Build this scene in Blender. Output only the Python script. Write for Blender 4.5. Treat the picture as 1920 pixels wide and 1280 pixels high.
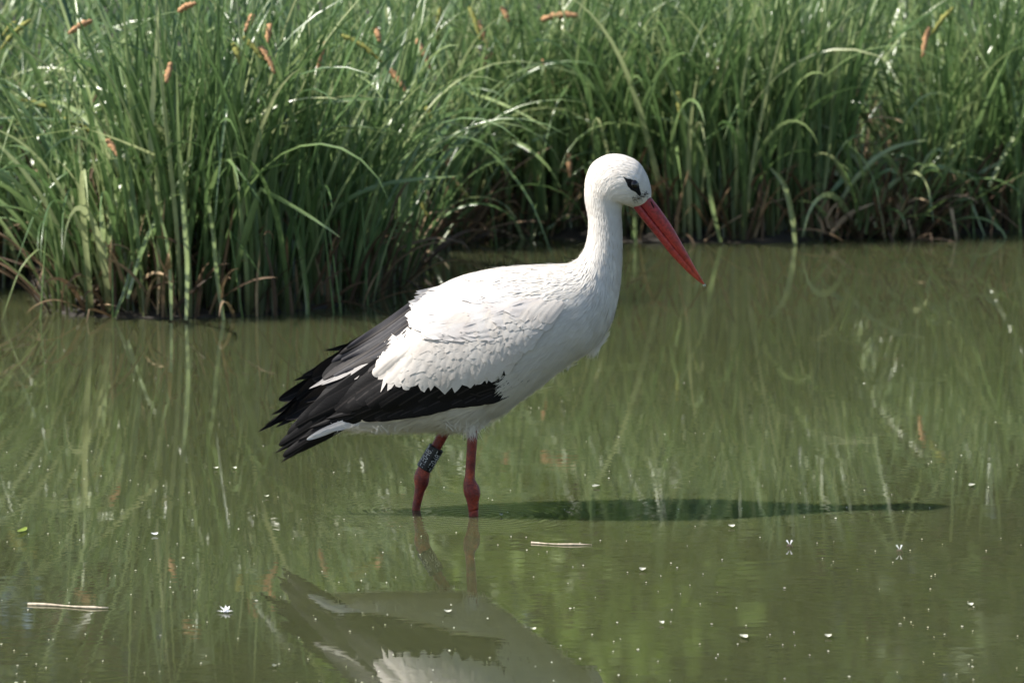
import bpy, math, random
import numpy as np
from mathutils import Vector, Matrix

for o in list(bpy.data.objects):
    bpy.data.objects.remove(o, do_unlink=True)
scene = bpy.context.scene
col = scene.collection
rng = np.random.default_rng(11)
random.seed(11)
R = math.radians

# ------------------------------------------------------------------ camera
DIST, HCAM, FPX, PITCH = 9.5, 1.5, 10000.0, R(7.134)
cam_d = bpy.data.cameras.new('camera')
cam = bpy.data.objects.new('camera', cam_d)
col.objects.link(cam)
cam.location = (0, -DIST, HCAM)
cam.rotation_euler = (math.pi / 2 - PITCH, 0, 0)
cam_d.sensor_width = 36.0
cam_d.lens = FPX * 36.0 / 1920.0
cam_d.clip_end = 2000
cam_d.dof.use_dof = True
cam_d.dof.focus_distance = 9.45
cam_d.dof.aperture_fstop = 10.0
scene.camera = cam

# ------------------------------------------------------------------ light
SUN_EL, SUN_TOWARD = R(48), R(8)
tosun = Vector((-math.cos(SUN_EL) * math.cos(SUN_TOWARD), -math.cos(SUN_EL) * math.sin(SUN_TOWARD), math.sin(SUN_EL)))
world = bpy.data.worlds.new('World')
scene.world = world
world.use_nodes = True
wn = world.node_tree.nodes
sky = wn.new('ShaderNodeTexSky')
sky.sky_type = 'NISHITA'
sky.sun_disc = False
sky.sun_elevation = SUN_EL
sky.sun_rotation = math.atan2(tosun.x, tosun.y)
world.node_tree.links.new(sky.outputs[0], wn['Background'].inputs[0])
wn['Background'].inputs[1].default_value = 0.105
sun_d = bpy.data.lights.new('sun', 'SUN')
sun_d.energy = 5.0
sun_d.angle = R(0.5)
sun_d.color = (1.0, 0.95, 0.87)
sun = bpy.data.objects.new('sun', sun_d)
sun.rotation_euler = tosun.to_track_quat('Z', 'Y').to_euler()
sun.location = (-20, -5, 25)
col.objects.link(sun)
scene.view_settings.view_transform = 'Standard'
scene.view_settings.look = 'None'
scene.view_settings.exposure = 0.72
scene.view_settings.gamma = 1.0
scene.view_settings.use_curve_mapping = False

# ------------------------------------------------------------------ helpers
CP, SP = math.cos(PITCH), math.sin(PITCH)


def at_y(px, py, y=0.0):
    """point of the upright plane Y=y that the reference drawing puts at (px,py)"""
    u, v = (px - 960) / FPX, (640 - py) / FPX
    d = (u, CP + v * SP, -SP + v * CP)
    t = (y + DIST) / d[1]
    return (u * t, y, HCAM + d[2] * t)


def at_z(px, py, z=0.0):
    u, v = (px - 960) / FPX, (640 - py) / FPX
    d = (u, CP + v * SP, -SP + v * CP)
    t = (z - HCAM) / d[2]
    return (u * t, -DIST + d[1] * t, z)


def xz(px, py):
    p = at_y(px, py, 0)
    return np.array([p[0], p[2]])


S = DIST / FPX * 1.0          # metres per reference pixel at the stork


def mk(name, verts, faces, mat, parent=None, org=(0, 0, 0), smooth=True, attrs=None, uv=None, kind=None, midx=None):
    v = np.asarray(verts, dtype=float).reshape(-1, 3) - np.asarray(org, dtype=float)
    me = bpy.data.meshes.new(name)
    me.from_pydata(v.tolist(), [], [tuple(int(i) for i in f) for f in faces])
    if smooth:
        me.polygons.foreach_set('use_smooth', [True] * len(me.polygons))
    if attrs:
        for k, a in attrs.items():
            at = me.attributes.new(k, 'FLOAT', 'POINT')
            at.data.foreach_set('value', np.asarray(a, dtype=np.float32))
    if uv is not None:
        uvl = me.uv_layers.new(name='UVMap')
        li = np.zeros(len(me.loops), dtype=np.int32)
        me.loops.foreach_get('vertex_index', li)
        uvl.data.foreach_set('uv', np.asarray(uv, dtype=np.float32)[li].ravel())
    for m in (mat if isinstance(mat, (list, tuple)) else [mat]):
        me.materials.append(m)
    if midx is not None:
        me.polygons.foreach_set('material_index', list(midx))
    me.update()
    o = bpy.data.objects.new(name, me)
    col.objects.link(o)
    if parent is not None:
        o.parent = parent
    else:
        o.location = org
    if kind:
        o['kind'] = kind
    return o


def empty(name, loc, label, cat, group=None):
    e = bpy.data.objects.new(name, None)
    e.empty_display_size = 0.05
    e.location = loc
    col.objects.link(e)
    return tag(e, label, cat, group)


def tag(o, label, cat, group=None):
    o['label'] = label
    o['category'] = cat
    if group:
        o['group'] = group
    return o


def quads(n, m, wrap=False, off=0):
    """grid of n rows by m columns"""
    f = []
    for i in range(n - 1):
        for j in range(m if wrap else m - 1):
            a, b = i * m + j, i * m + (j + 1) % m
            f.append((off + a, off + b, off + b + m, off + a + m))
    return f


def tube(path, radii, seg=10, squash=None, cap=True):
    """lofted tube along a path; squash = (axis vector, factor) is left to callers"""
    P = np.asarray(path, float)
    n = len(P)
    rad = np.broadcast_to(np.asarray(radii, float), (n,)) if np.ndim(radii) < 2 else None
    T = np.gradient(P, axis=0)
    T /= np.linalg.norm(T, axis=1)[:, None] + 1e-12
    ref = np.array([0.0, 1.0, 0.0]) if abs(T[0][1]) < 0.9 else np.array([1.0, 0, 0])
    V = []
    for i in range(n):
        a = np.cross(T[i], ref); a /= np.linalg.norm(a) + 1e-12
        b = np.cross(a, T[i])
        for k in range(seg):
            th = 2 * math.pi * k / seg
            if rad is not None:
                V.append(P[i] + rad[i] * (math.cos(th) * a + math.sin(th) * b))
            else:
                V.append(P[i] + radii[i][0] * math.cos(th) * a + radii[i][1] * math.sin(th) * b)
    F = quads(n, seg, True)
    if cap:
        F.append(tuple(range(seg - 1, -1, -1)))
        F.append(tuple((n - 1) * seg + k for k in range(seg)))
    return np.array(V), F


def catmull(A, sub):
    A = np.asarray(A, float)
    n = len(A)
    out = []
    for i in range(n - 1):
        p0, p1, p2, p3 = A[max(i - 1, 0)], A[i], A[i + 1], A[min(i + 2, n - 1)]
        for k in range(sub):
            t = k / sub
            out.append(0.5 * ((2 * p1) + (-p0 + p2) * t + (2 * p0 - 5 * p1 + 4 * p2 - p3) * t * t + (-p0 + 3 * p1 - 3 * p2 + p3) * t ** 3))
    out.append(A[-1])
    return np.array(out)


def smooth01(a, b, x):
    t = np.clip((x - a) / (b - a), 0, 1)
    return t * t * (3 - 2 * t)


# ------------------------------------------------------------------ materials
def new_mat(name):
    m = bpy.data.materials.new(name)
    m.use_nodes = True
    nt = m.node_tree
    return m, nt, nt.nodes['Principled BSDF']


def node(nt, typ, **kw):
    n = nt.nodes.new(typ)
    for k, v in kw.items():
        if k in n.inputs:
            n.inputs[k].default_value = v
        else:
            setattr(n, k, v)
    return n


def ramp(nt, fac, stops):
    n = nt.nodes.new('ShaderNodeValToRGB')
    el = n.color_ramp.elements
    while len(el) < len(stops):
        el.new(0.5)
    for e, (p, c) in zip(el, stops):
        e.position = p
        e.color = (*c, 1)
    nt.links.new(fac, n.inputs[0])
    return n.outputs[0]


def noise(nt, scale, detail=4, rough=0.55, vec=None, stretch=None):
    n = node(nt, 'ShaderNodeTexNoise')
    n.inputs['Scale'].default_value = scale
    n.inputs['Detail'].default_value = detail
    n.inputs['Roughness'].default_value = rough
    if vec is None:
        vec = node(nt, 'ShaderNodeTexCoord').outputs['Object']
    if stretch is not None:
        mp = node(nt, 'ShaderNodeMapping')
        mp.inputs['Scale'].default_value = stretch
        nt.links.new(vec, mp.inputs['Vector'])
        vec = mp.outputs[0]
    nt.links.new(vec, n.inputs['Vector'])
    return n.outputs['Fac']


def bump(nt, b, height, strength, dist, prev=None):
    n = node(nt, 'ShaderNodeBump')
    n.inputs['Strength'].default_value = strength
    n.inputs['Distance'].default_value = dist
    nt.links.new(height, n.inputs['Height'])
    if prev is not None:
        nt.links.new(prev, n.inputs['Normal'])
    nt.links.new(n.outputs[0], b.inputs['Normal'])
    return n.outputs[0]


def attr(nt, name):
    n = node(nt, 'ShaderNodeAttribute')
    n.attribute_name = name
    return n.outputs['Fac']


def simple(name, colr, rough=0.6, spec=0.4, var=0.25, scale=60, translucent=0.0):
    m, nt, b = new_mat(name)
    f = noise(nt, scale)
    c = ramp(nt, f, [(0.3, tuple(x * (1 - var) for x in colr)), (0.7, tuple(min(1, x * (1 + var)) for x in colr))])
    nt.links.new(c, b.inputs['Base Color'])
    b.inputs['Roughness'].default_value = rough
    b.inputs['Specular IOR Level'].default_value = spec
    if translucent:
        add_trans(nt, b, c, translucent)
    return m


def add_trans(nt, b, c, amount):
    tr = node(nt, 'ShaderNodeBsdfTranslucent')
    nt.links.new(c, tr.inputs['Color'])
    mx = node(nt, 'ShaderNodeMixShader')
    mx.inputs[0].default_value = amount
    nt.links.new(b.outputs[0], mx.inputs[1])
    nt.links.new(tr.outputs[0], mx.inputs[2])
    nt.links.new(mx.outputs[0], nt.nodes['Material Output'].inputs['Surface'])


def plumage(name, c0, c1, stain=None):
    m, nt, b = new_mat(name)
    tc = node(nt, 'ShaderNodeTexCoord')
    f = noise(nt, 22, 5, 0.6)
    c = ramp(nt, f, [(0.35, c1), (0.62, c0)])
    st = ramp(nt, noise(nt, 9, 4, 0.6), [(0.45, (1, 1, 1)), (0.72, (0.9, 0.8, 0.73))])
    mx = node(nt, 'ShaderNodeMix', data_type='RGBA', blend_type='MULTIPLY'); mx.inputs[0].default_value = 1
    nt.links.new(c, mx.inputs[6]); nt.links.new(st, mx.inputs[7]); c = mx.outputs[2]
    nt.links.new(c, b.inputs['Base Color'])
    b.inputs['Roughness'].default_value = 0.75
    b.inputs['Specular IOR Level'].default_value = 0.15
    h = noise(nt, 1.0, 3, 0.6, tc.outputs['UV'], (60, 9, 1))
    bump(nt, b, h, 0.9, 0.0025)
    return m


def feather_mat(name, c0, c1, rough, spec, trans=0.0, barb=0.4, sheen=0.0, shaft=None):
    """vane with fine barbs running obliquely from the shaft"""
    m, nt, b = new_mat(name)
    tc = node(nt, 'ShaderNodeTexCoord')
    sep = node(nt, 'ShaderNodeSeparateXYZ')
    nt.links.new(tc.outputs['UV'], sep.inputs[0])
    a = node(nt, 'ShaderNodeMath', operation='SUBTRACT'); a.inputs[1].default_value = 0.5
    nt.links.new(sep.outputs[0], a.inputs[0])
    ab = node(nt, 'ShaderNodeMath', operation='ABSOLUTE'); nt.links.new(a.outputs[0], ab.inputs[0])
    s = node(nt, 'ShaderNodeMath', operation='MULTIPLY_ADD'); s.inputs[1].default_value = -0.45
    nt.links.new(ab.outputs[0], s.inputs[0]); nt.links.new(sep.outputs[1], s.inputs[2])
    cb = node(nt, 'ShaderNodeCombineXYZ')
    nt.links.new(s.outputs[0], cb.inputs[0]); nt.links.new(a.outputs[0], cb.inputs[1])
    h = noise(nt, 1.0, 4, 0.7, cb.outputs[0], (55, 2.5, 1))
    h2 = noise(nt, 28, 3, 0.5)
    mx = node(nt, 'ShaderNodeMath', operation='ADD')
    nt.links.new(h, mx.inputs[0]); nt.links.new(h2, mx.inputs[1])
    hf = node(nt, 'ShaderNodeMath', operation='MULTIPLY'); hf.inputs[1].default_value = 0.5
    nt.links.new(mx.outputs[0], hf.inputs[0])
    c = ramp(nt, hf.outputs[0], [(0.36, c1), (0.62, c0)])
    if shaft:
        sh = ramp(nt, ab.outputs[0], [(0.022, (1, 1, 1)), (0.045, (0, 0, 0)), (0.44, (0, 0, 0)), (0.5, (0.55, 0.55, 0.55))])
        mx2 = node(nt, 'ShaderNodeMix', data_type='RGBA')
        nt.links.new(sh, mx2.inputs[0]); nt.links.new(c, mx2.inputs[6]); mx2.inputs[7].default_value = (*shaft, 1)
        c = mx2.outputs[2]
    nt.links.new(c, b.inputs['Base Color'])
    b.inputs['Roughness'].default_value = rough
    b.inputs['Specular IOR Level'].default_value = spec
    if sheen:
        b.inputs['Sheen Weight'].default_value = sheen
        b.inputs['Sheen Roughness'].default_value = 0.4
    bump(nt, b, h, barb, 0.0012)
    if trans:
        add_trans(nt, b, c, trans)
    return m


M = {}
M['white'] = plumage('white_plumage', (0.79, 0.762, 0.715), (0.72, 0.675, 0.615))
M['strand'] = simple('white_strands', (0.79, 0.755, 0.7), 0.7, 0.2, 0.06, 40, 0.25)
M['covert'] = feather_mat('white_covert', (0.69, 0.65, 0.6), (0.58, 0.52, 0.46), 0.6, 0.25, 0.15, 0.35)
M['scapular'] = feather_mat('white_scapular', (0.72, 0.69, 0.655), (0.61, 0.55, 0.515), 0.6, 0.25, 0.12, 0.3)
M['black'] = feather_mat('black_flight_feather', (0.009, 0.008, 0.0078), (0.005, 0.0046, 0.005), 0.6, 0.14, 0, 0.5, 0, (0.024, 0.0205, 0.019))
M['tertial'] = feather_mat('slate_black_tertial', (0.019, 0.0178, 0.023), (0.0075, 0.007, 0.009), 0.5, 0.2, 0, 0.5, 0, (0.045, 0.041, 0.042))  # bluish black, with a sunlit grey-blue sheen put into the colour
M['brownblack'] = feather_mat('brown_black_feather', (0.026, 0.0215, 0.02), (0.011, 0.009, 0.0085), 0.55, 0.2, 0, 0.5, 0, (0.05, 0.043, 0.039))
M['palegrey'] = feather_mat('pale_grey_feather', (0.45, 0.42, 0.39), (0.28, 0.26, 0.25), 0.6, 0.25, 0.15, 0.4)
M['skin_black'] = simple('black_bare_skin', (0.008, 0.008, 0.009), 0.7, 0.12, 0.5, 300)
M['eye'] = simple('eye_dark', (0.006, 0.005, 0.005), 0.06, 0.6, 0.2, 50)

# bill
m, nt, b = new_mat('red_bill')
t = attr(nt, 'along')
c = ramp(nt, t, [(0.0, (0.30, 0.018, 0.022)), (0.25, (0.36, 0.026, 0.026)), (0.6, (0.46, 0.045, 0.028)), (1.0, (0.56, 0.09, 0.035))])
f = noise(nt, 150, 6, 0.7, None, (1, 1, 1))
d = ramp(nt, f, [(0.38, (0.5, 0.42, 0.42)), (0.55, (1, 1, 1)), (0.72, (1.15, 1.3, 1.2))])
mx = node(nt, 'ShaderNodeMix', data_type='RGBA', blend_type='MULTIPLY')
mx.inputs[0].default_value = 1
nt.links.new(c, mx.inputs[6]); nt.links.new(d, mx.inputs[7])
nt.links.new(mx.outputs[2], b.inputs['Base Color'])
b.inputs['Roughness'].default_value = 0.36
b.inputs['Specular IOR Level'].default_value = 0.5
bump(nt, b, f, 0.35, 0.001)
M['bill'] = m
# legs: fine scales
m, nt, b = new_mat('red_leg')
v = node(nt, 'ShaderNodeTexVoronoi'); v.inputs['Scale'].default_value = 330
nt.links.new(node(nt, 'ShaderNodeTexCoord').outputs['Object'], v.inputs['Vector'])
f = noise(nt, 55, 5, 0.65)
c = ramp(nt, f, [(0.3, (0.12, 0.008, 0.007)), (0.5, (0.24, 0.024, 0.012)), (0.68, (0.5, 0.085, 0.03))])
d = ramp(nt, v.outputs['Distance'], [(0.1, (1, 1, 1)), (0.7, (0.6, 0.5, 0.5))])
mx = node(nt, 'ShaderNodeMix', data_type='RGBA', blend_type='MULTIPLY')
mx.inputs[0].default_value = 1
nt.links.new(c, mx.inputs[6]); nt.links.new(d, mx.inputs[7])
nt.links.new(mx.outputs[2], b.inputs['Base Color'])
b.inputs['Roughness'].default_value = 0.45
inv = node(nt, 'ShaderNodeMath', operation='SUBTRACT'); inv.inputs[0].default_value = 1
nt.links.new(v.outputs['Distance'], inv.inputs[1])
bump(nt, b, inv.outputs[0], 0.5, 0.0015)
M['leg'] = m
M['ring'] = simple('black_ring_plastic', (0.008, 0.008, 0.009), 0.4, 0.4, 0.3, 200)
M['ring_text'] = simple('engraved_grey', (0.42, 0.42, 0.43), 0.6, 0.3, 0.1, 300)
M['slit'] = simple('dark_slit', (0.02, 0.006, 0.006), 0.7, 0.2, 0.3, 100)


def leaf_mat(name, stops, rough=0.42, trans=0.3, base=None, spec=0.5):
    m, nt, b = new_mat(name)
    c = ramp(nt, attr(nt, 'tint'), stops)
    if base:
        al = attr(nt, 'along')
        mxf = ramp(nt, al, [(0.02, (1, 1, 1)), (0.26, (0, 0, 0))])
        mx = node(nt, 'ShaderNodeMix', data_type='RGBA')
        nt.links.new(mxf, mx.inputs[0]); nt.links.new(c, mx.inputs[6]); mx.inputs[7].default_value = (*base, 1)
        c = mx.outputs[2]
    f = noise(nt, 30, 3)
    d = ramp(nt, f, [(0.3, (0.75, 0.78, 0.75)), (0.7, (1.1, 1.08, 1.05))])
    mx = node(nt, 'ShaderNodeMix', data_type='RGBA', blend_type='MULTIPLY')
    mx.inputs[0].default_value = 1
    nt.links.new(c, mx.inputs[6]); nt.links.new(d, mx.inputs[7])
    c = mx.outputs[2]
    nt.links.new(c, b.inputs['Base Color'])
    b.inputs['Roughness'].default_value = rough
    b.inputs['Specular IOR Level'].default_value = spec
    add_trans(nt, b, c, trans)
    return m


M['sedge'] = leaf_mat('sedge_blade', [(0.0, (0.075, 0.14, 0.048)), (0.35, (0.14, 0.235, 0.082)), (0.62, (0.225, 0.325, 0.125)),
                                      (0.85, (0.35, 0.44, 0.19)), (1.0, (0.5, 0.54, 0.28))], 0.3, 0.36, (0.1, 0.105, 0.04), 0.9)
M['dead'] = leaf_mat('dead_straw', [(0.0, (0.05, 0.03, 0.018)), (0.5, (0.22, 0.14, 0.08)), (1.0, (0.55, 0.4, 0.24))], 0.7, 0.15)
M['spike_brown'] = simple('brown_spike', (0.42, 0.24, 0.125), 0.8, 0.2, 0.45, 260)
M['spike_green'] = simple('yellow_green_spike', (0.25, 0.25, 0.07), 0.8, 0.2, 0.35, 260)
M['stem'] = simple('sedge_stem', (0.12, 0.19, 0.06), 0.5, 0.4, 0.2, 60)
M['tree_leaf'] = leaf_mat('tree_leaf', [(0, (0.035, 0.075, 0.02)), (0.5, (0.075, 0.14, 0.03)), (1, (0.2, 0.3, 0.05))], 0.5, 0.35)
M['bark'] = simple('bark', (0.09, 0.07, 0.05), 0.9, 0.2, 0.5, 12)
M['fleck'] = simple('pale_fleck', (0.5, 0.5, 0.4), 0.7, 0.3, 0.3, 30)
M['petal'] = simple('white_petal', (0.85, 0.86, 0.88), 0.6, 0.3, 0.05, 200, 0.2)
M['twig'] = simple('bleached_twig', (0.5, 0.42, 0.32), 0.8, 0.2, 0.4, 120)
M['insect'] = simple('insect_brown', (0.1, 0.07, 0.05), 0.5, 0.4, 0.4, 300)
M['float_leaf'] = simple('floating_leaf', (0.25, 0.33, 0.05), 0.5, 0.4, 0.3, 120, 0.2)

# mud and meadow
m, nt, b = new_mat('bank_mud')
f = noise(nt, 14, 8, 0.65)
f2 = noise(nt, 0.8, 4, 0.6)
c = ramp(nt, f, [(0.3, (0.016, 0.013, 0.01)), (0.55, (0.035, 0.028, 0.02)), (0.75, (0.07, 0.055, 0.036))])
geo = node(nt, 'ShaderNodeTexCoord'); sp = node(nt, 'ShaderNodeSeparateXYZ'); nt.links.new(geo.outputs['Object'], sp.inputs[0])
mr = node(nt, 'ShaderNodeMapRange'); mr.inputs[1].default_value = 9; mr.inputs[2].default_value = 13
nt.links.new(sp.outputs[1], mr.inputs[0])
mx = node(nt, 'ShaderNodeMix', data_type='RGBA')
nt.links.new(mr.outputs[0], mx.inputs[0]); nt.links.new(c, mx.inputs[6])
g = ramp(nt, f2, [(0.3, (0.03, 0.06, 0.015)), (0.7, (0.06, 0.1, 0.025))])
nt.links.new(g, mx.inputs[7]); nt.links.new(mx.outputs[2], b.inputs['Base Color'])
b.inputs['Roughness'].default_value = 0.6
bump(nt, b, f, 0.8, 0.03)
M['mud'] = m

# murky pond water: silt-laden body under a mirror-smooth surface
m, nt, b = new_mat('pond_water')
tc = node(nt, 'ShaderNodeTexCoord')
f = noise(nt, 0.9, 4, 0.5, tc.outputs['Object'])
c = ramp(nt, f, [(0.3, (0.054, 0.061, 0.025)), (0.7, (0.063, 0.069, 0.031))])
nt.links.new(c, b.inputs['Base Color'])
b.inputs['Roughness'].default_value = 0.015
b.inputs['IOR'].default_value = 1.333
b.inputs['Specular IOR Level'].default_value = 0.5
b.inputs['Subsurface Weight'].default_value = 1.0
b.inputs['Subsurface Radius'].default_value = (1.0, 1.0, 0.6)
b.inputs['Subsurface Scale'].default_value = 0.16
h1 = noise(nt, 1.0, 2, 0.5, tc.outputs['Object'], (3.0, 8.0, 1))
n1 = bump(nt, b, h1, 1.0, 0.0002)
h2 = noise(nt, 1.0, 2, 0.5, tc.outputs['Object'], (18.0, 42.0, 1))
n2 = bump(nt, b, h2, 1.0, 0.00006, n1)
# faint rings round the two legs
prev = n2
for (lx, ly, amp) in ((-0.0693, -0.036, 0.00013), (-0.1715, 0.036, 0.00008)):
    sub = node(nt, 'ShaderNodeVectorMath', operation='DISTANCE')
    nt.links.new(tc.outputs['Object'], sub.inputs[0]); sub.inputs[1].default_value = (lx, ly, 0)
    w = node(nt, 'ShaderNodeMath', operation='MULTIPLY'); w.inputs[1].default_value = 300
    nt.links.new(sub.outputs['Value'], w.inputs[0])
    sn = node(nt, 'ShaderNodeMath', operation='SINE'); nt.links.new(w.outputs[0], sn.inputs[0])
    fo = node(nt, 'ShaderNodeMapRange'); fo.inputs[1].default_value = 0.01; fo.inputs[2].default_value = 0.22
    fo.inputs[3].default_value = 1; fo.inputs[4].default_value = 0
    nt.links.new(sub.outputs['Value'], fo.inputs[0])
    ml = node(nt, 'ShaderNodeMath', operation='MULTIPLY')
    nt.links.new(sn.outputs[0], ml.inputs[0]); nt.links.new(fo.outputs[0], ml.inputs[1])
    prev = bump(nt, b, ml.outputs[0], 1.0, amp, prev)
M['water'] = m

# ------------------------------------------------------------------ setting: pond, bank
SHORE_PX = [(-700, 560), (-200, 560), (-60, 540), (40, 535), (90, 575), (130, 592), (300, 598), (480, 592), (620, 575), (700, 558), (750, 530),
            (790, 497), (830, 462), (900, 446), (1000, 445), (1120, 452), (1250, 456), (1450, 455), (1560, 447), (1680, 442),
            (1800, 438), (1920, 434), (2200, 425), (2700, 425)]
SH = np.array([at_z(px, py)[:2] for px, py in SHORE_PX])
SH = SH[np.argsort(SH[:, 0])]


def shore(x):
    return np.interp(x, SH[:, 0], SH[:, 1])


def ground_z(x, y):
    x = np.asarray(x, float); y = np.asarray(y, float)
    d = y - shore(x)
    up = 0.075 * smooth01(-0.02, 0.22, d) + 0.05 * np.clip(d, 0, 5) + 0.2 * smooth01(5, 16, d)
    dn = -0.27 * smooth01(0.0, 0.35, -d)
    lum = 0.016 * np.sin(x * 21 + 2.1 * np.sin(y * 13)) * np.cos(y * 17 + x * 5) * smooth01(-0.05, 0.1, d)
    return np.where(d > 0, up, dn) + lum


gx = np.unique(np.concatenate([np.linspace(-300, -10, 12), np.linspace(-10, -3, 15), np.linspace(-3, 3, 151), np.linspace(3, 10, 15), np.linspace(10, 300, 12)]))
gy = np.unique(np.concatenate([np.linspace(-60, 1, 14), np.linspace(1, 8, 176), np.linspace(8, 30, 23), np.linspace(30, 600, 12)]))
GX, GY = np.meshgrid(gx, gy)
GZ = ground_z(GX, GY)
gnd = mk('ground', np.stack([GX, GY, GZ], -1).reshape(-1, 3), quads(len(gy), len(gx)), M['mud'], kind='structure')
wv = [(-60, -60, 0), (60, -60, 0), (60, 9, 0), (-60, 9, 0)]
water = mk('water', wv, [(0, 1, 2, 3)], M['water'], smooth=False, kind='structure')

# ------------------------------------------------------------------ sedges
NSEG = 14
TT = np.linspace(0, 1, NSEG + 1)


def blades(base, L, az, lean, bend, wid, tint, twist, kink=None):
    """arrays of arching keeled blades -> verts, faces, along, tint"""
    n = len(L)
    ds = (L / NSEG)[:, None]
    ang = lean[:, None] + bend[:, None] * TT[None, :] ** 1.9          # angle from the vertical
    if kink is not None:
        ang = ang + kink[:, 1][:, None] * (TT[None, :] > kink[:, 0][:, None])
    ang = np.minimum(ang, 2.75)
    dr = np.sin(ang) * ds
    dz = np.cos(ang) * ds
    r = np.concatenate([np.zeros((n, 1)), np.cumsum(dr[:, :-1], 1)], 1)
    z = np.concatenate([np.zeros((n, 1)), np.cumsum(dz[:, :-1], 1)], 1)
    ca, sa = np.cos(az)[:, None], np.sin(az)[:, None]
    wob = 0.012 * np.sin(TT[None, :] * 5 + (az * 7)[:, None]) * L[:, None]
    P = np.stack([base[:, 0:1] + r * ca - wob * sa, base[:, 1:2] + r * sa + wob * ca, base[:, 2:3] + z], -1)
    tw = twist[:, None] * TT[None, :]
    side = np.stack([-sa * np.cos(tw) - ca * np.cos(ang) * np.sin(tw), ca * np.cos(tw) - sa * np.cos(ang) * np.sin(tw), np.sin(ang) * np.sin(tw)], -1)
    nrm = np.stack([-ca * np.cos(ang), -sa * np.cos(ang), np.sin(ang)], -1)
    prof = (0.62 + 0.38 * np.sin(np.clip(TT * 2.2, 0, 1) * math.pi / 2)) * np.clip((1 - TT) / 0.55, 0.0, 1) ** 0.75 + 0.02
    w = (wid[:, None] * prof[None, :] / 2)[..., None]
    V = np.stack([P - side * w + nrm * w * 0.28, P - nrm * w * 0.22, P + side * w + nrm * w * 0.28], 2)   # n, seg+1, 3, xyz
    nv = (NSEG + 1) * 3
    f1 = np.array(quads(NSEG + 1, 3))
    F = (f1[None] + (np.arange(n) * nv)[:, None, None]).reshape(-1, 4)
    al = np.broadcast_to(TT[None, :, None], (n, NSEG + 1, 3))
    ti = np.broadcast_to(tint[:, None, None], (n, NSEG + 1, 3))
    return V.reshape(n, nv, 3), F, f1, al.reshape(n, nv), ti.reshape(n, nv)


def rand_blades(n, cx, cy, rx, ry, Lm, spread=0.2, bendm=1.0, azm=None, wid=(0.006, 0.012), tint=(0.0, 0.8), nearwater=True):
    rr = np.sqrt(rng.random(n)); th = rng.random(n) * 2 * math.pi
    x = cx + rx * rr * np.cos(th); y = cy + ry * rr * np.sin(th)
    y = np.maximum(y, shore(x) - 0.07 + 0.11 * rng.random(n) ** 0.6)
    base = np.stack([x, y, np.maximum(ground_z(x, y) - 0.03, -0.08)], -1)
    L = Lm * (0.55 + 0.6 * rng.random(n) ** 0.7)
    az = rng.random(n) * 2 * math.pi if azm is None else rng.normal(azm[0], azm[1], n)
    out = np.arctan2(np.sin(th), np.cos(th))
    az = np.where(rng.random(n) < 0.45, out + rng.normal(0, 0.5, n), az)
    lean = np.abs(rng.normal(0, spread, n)) + 0.02
    bend = np.clip(rng.gamma(1.7, bendm * 0.55, n), 0.03, 2.7)
    w = rng.uniform(wid[0], wid[1], n) * (0.8 + 0.4 * L / Lm)
    ti = np.clip(rng.beta(1.6, 2.2, n) * (tint[1] - tint[0]) + tint[0], 0, 1)
    ti = np.where(rng.random(n) < 0.2, rng.uniform(0.72, 1.0, n), ti)  # pale blades: glaucous leaf tops, with sunlit faces put into the tint
    tw = rng.normal(0, 1.3, n)
    kink = np.stack([rng.uniform(0.4, 0.8, n), np.where(rng.random(n) < 0.09, rng.uniform(0.7, 1.9, n), 0.0)], -1)
    return dict(base=base, L=L, az=az, lean=lean, bend=bend, wid=w, tint=ti, twist=tw, kink=kink)


def straws(n, cx, cy, rx, ry, Lm):
    b_ = rand_blades(n, cx, cy, rx, ry, Lm, 0.6, 0.75, None, (0.005, 0.011), (0.0, 1.0))
    b_['tint'] = rng.beta(1.1, 1.7, n)
    return b_


def add_blades(name, d, mat, parent, org, kind='stuff'):
    V, F, f1, al, ti = blades(**d)
    return mk(name, V.reshape(-1, 3), F, mat, parent, org, True, {'along': al.ravel(), 'tint': ti.ravel()}, kind=kind)


CLUMPS = []


def clump(px, off, rx, ry, n, Lm, label, group=None, nind=45, azm=None, bendm=1.0, spread=0.2, nstraw=60, tint=(0, 0.8), ns_len=0.28, wid=(0.0065, 0.0125)):
    """a sedge plant rooted off metres behind the shoreline, at drawing column px"""
    x = 0.0
    for _ in range(12):
        y = float(shore(x)) + off
        x = (px - 960) / FPX * (y + DIST) / CP
    z = float(ground_z(x, y))
    n = int(n * 0.52)
    Lm *= 0.95
    e = empty('sedge_clump', (x, y, z), label, 'sedge', group)
    org = (x, y, z)
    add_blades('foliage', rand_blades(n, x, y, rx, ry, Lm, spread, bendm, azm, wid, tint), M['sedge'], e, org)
    if nstraw:
        add_blades('dead_leaves', straws(nstraw, x, y, rx * 1.1, ry * 1.1, ns_len), M['dead'], e, org)
    if nind:
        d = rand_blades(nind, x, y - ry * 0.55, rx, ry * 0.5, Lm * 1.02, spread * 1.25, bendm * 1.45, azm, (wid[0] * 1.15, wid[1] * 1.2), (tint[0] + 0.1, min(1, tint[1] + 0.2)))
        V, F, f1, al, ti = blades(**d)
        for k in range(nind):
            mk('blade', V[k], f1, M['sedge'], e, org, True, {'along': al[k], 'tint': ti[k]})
    CLUMPS.append((x, y, e, org))
    return e


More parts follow.
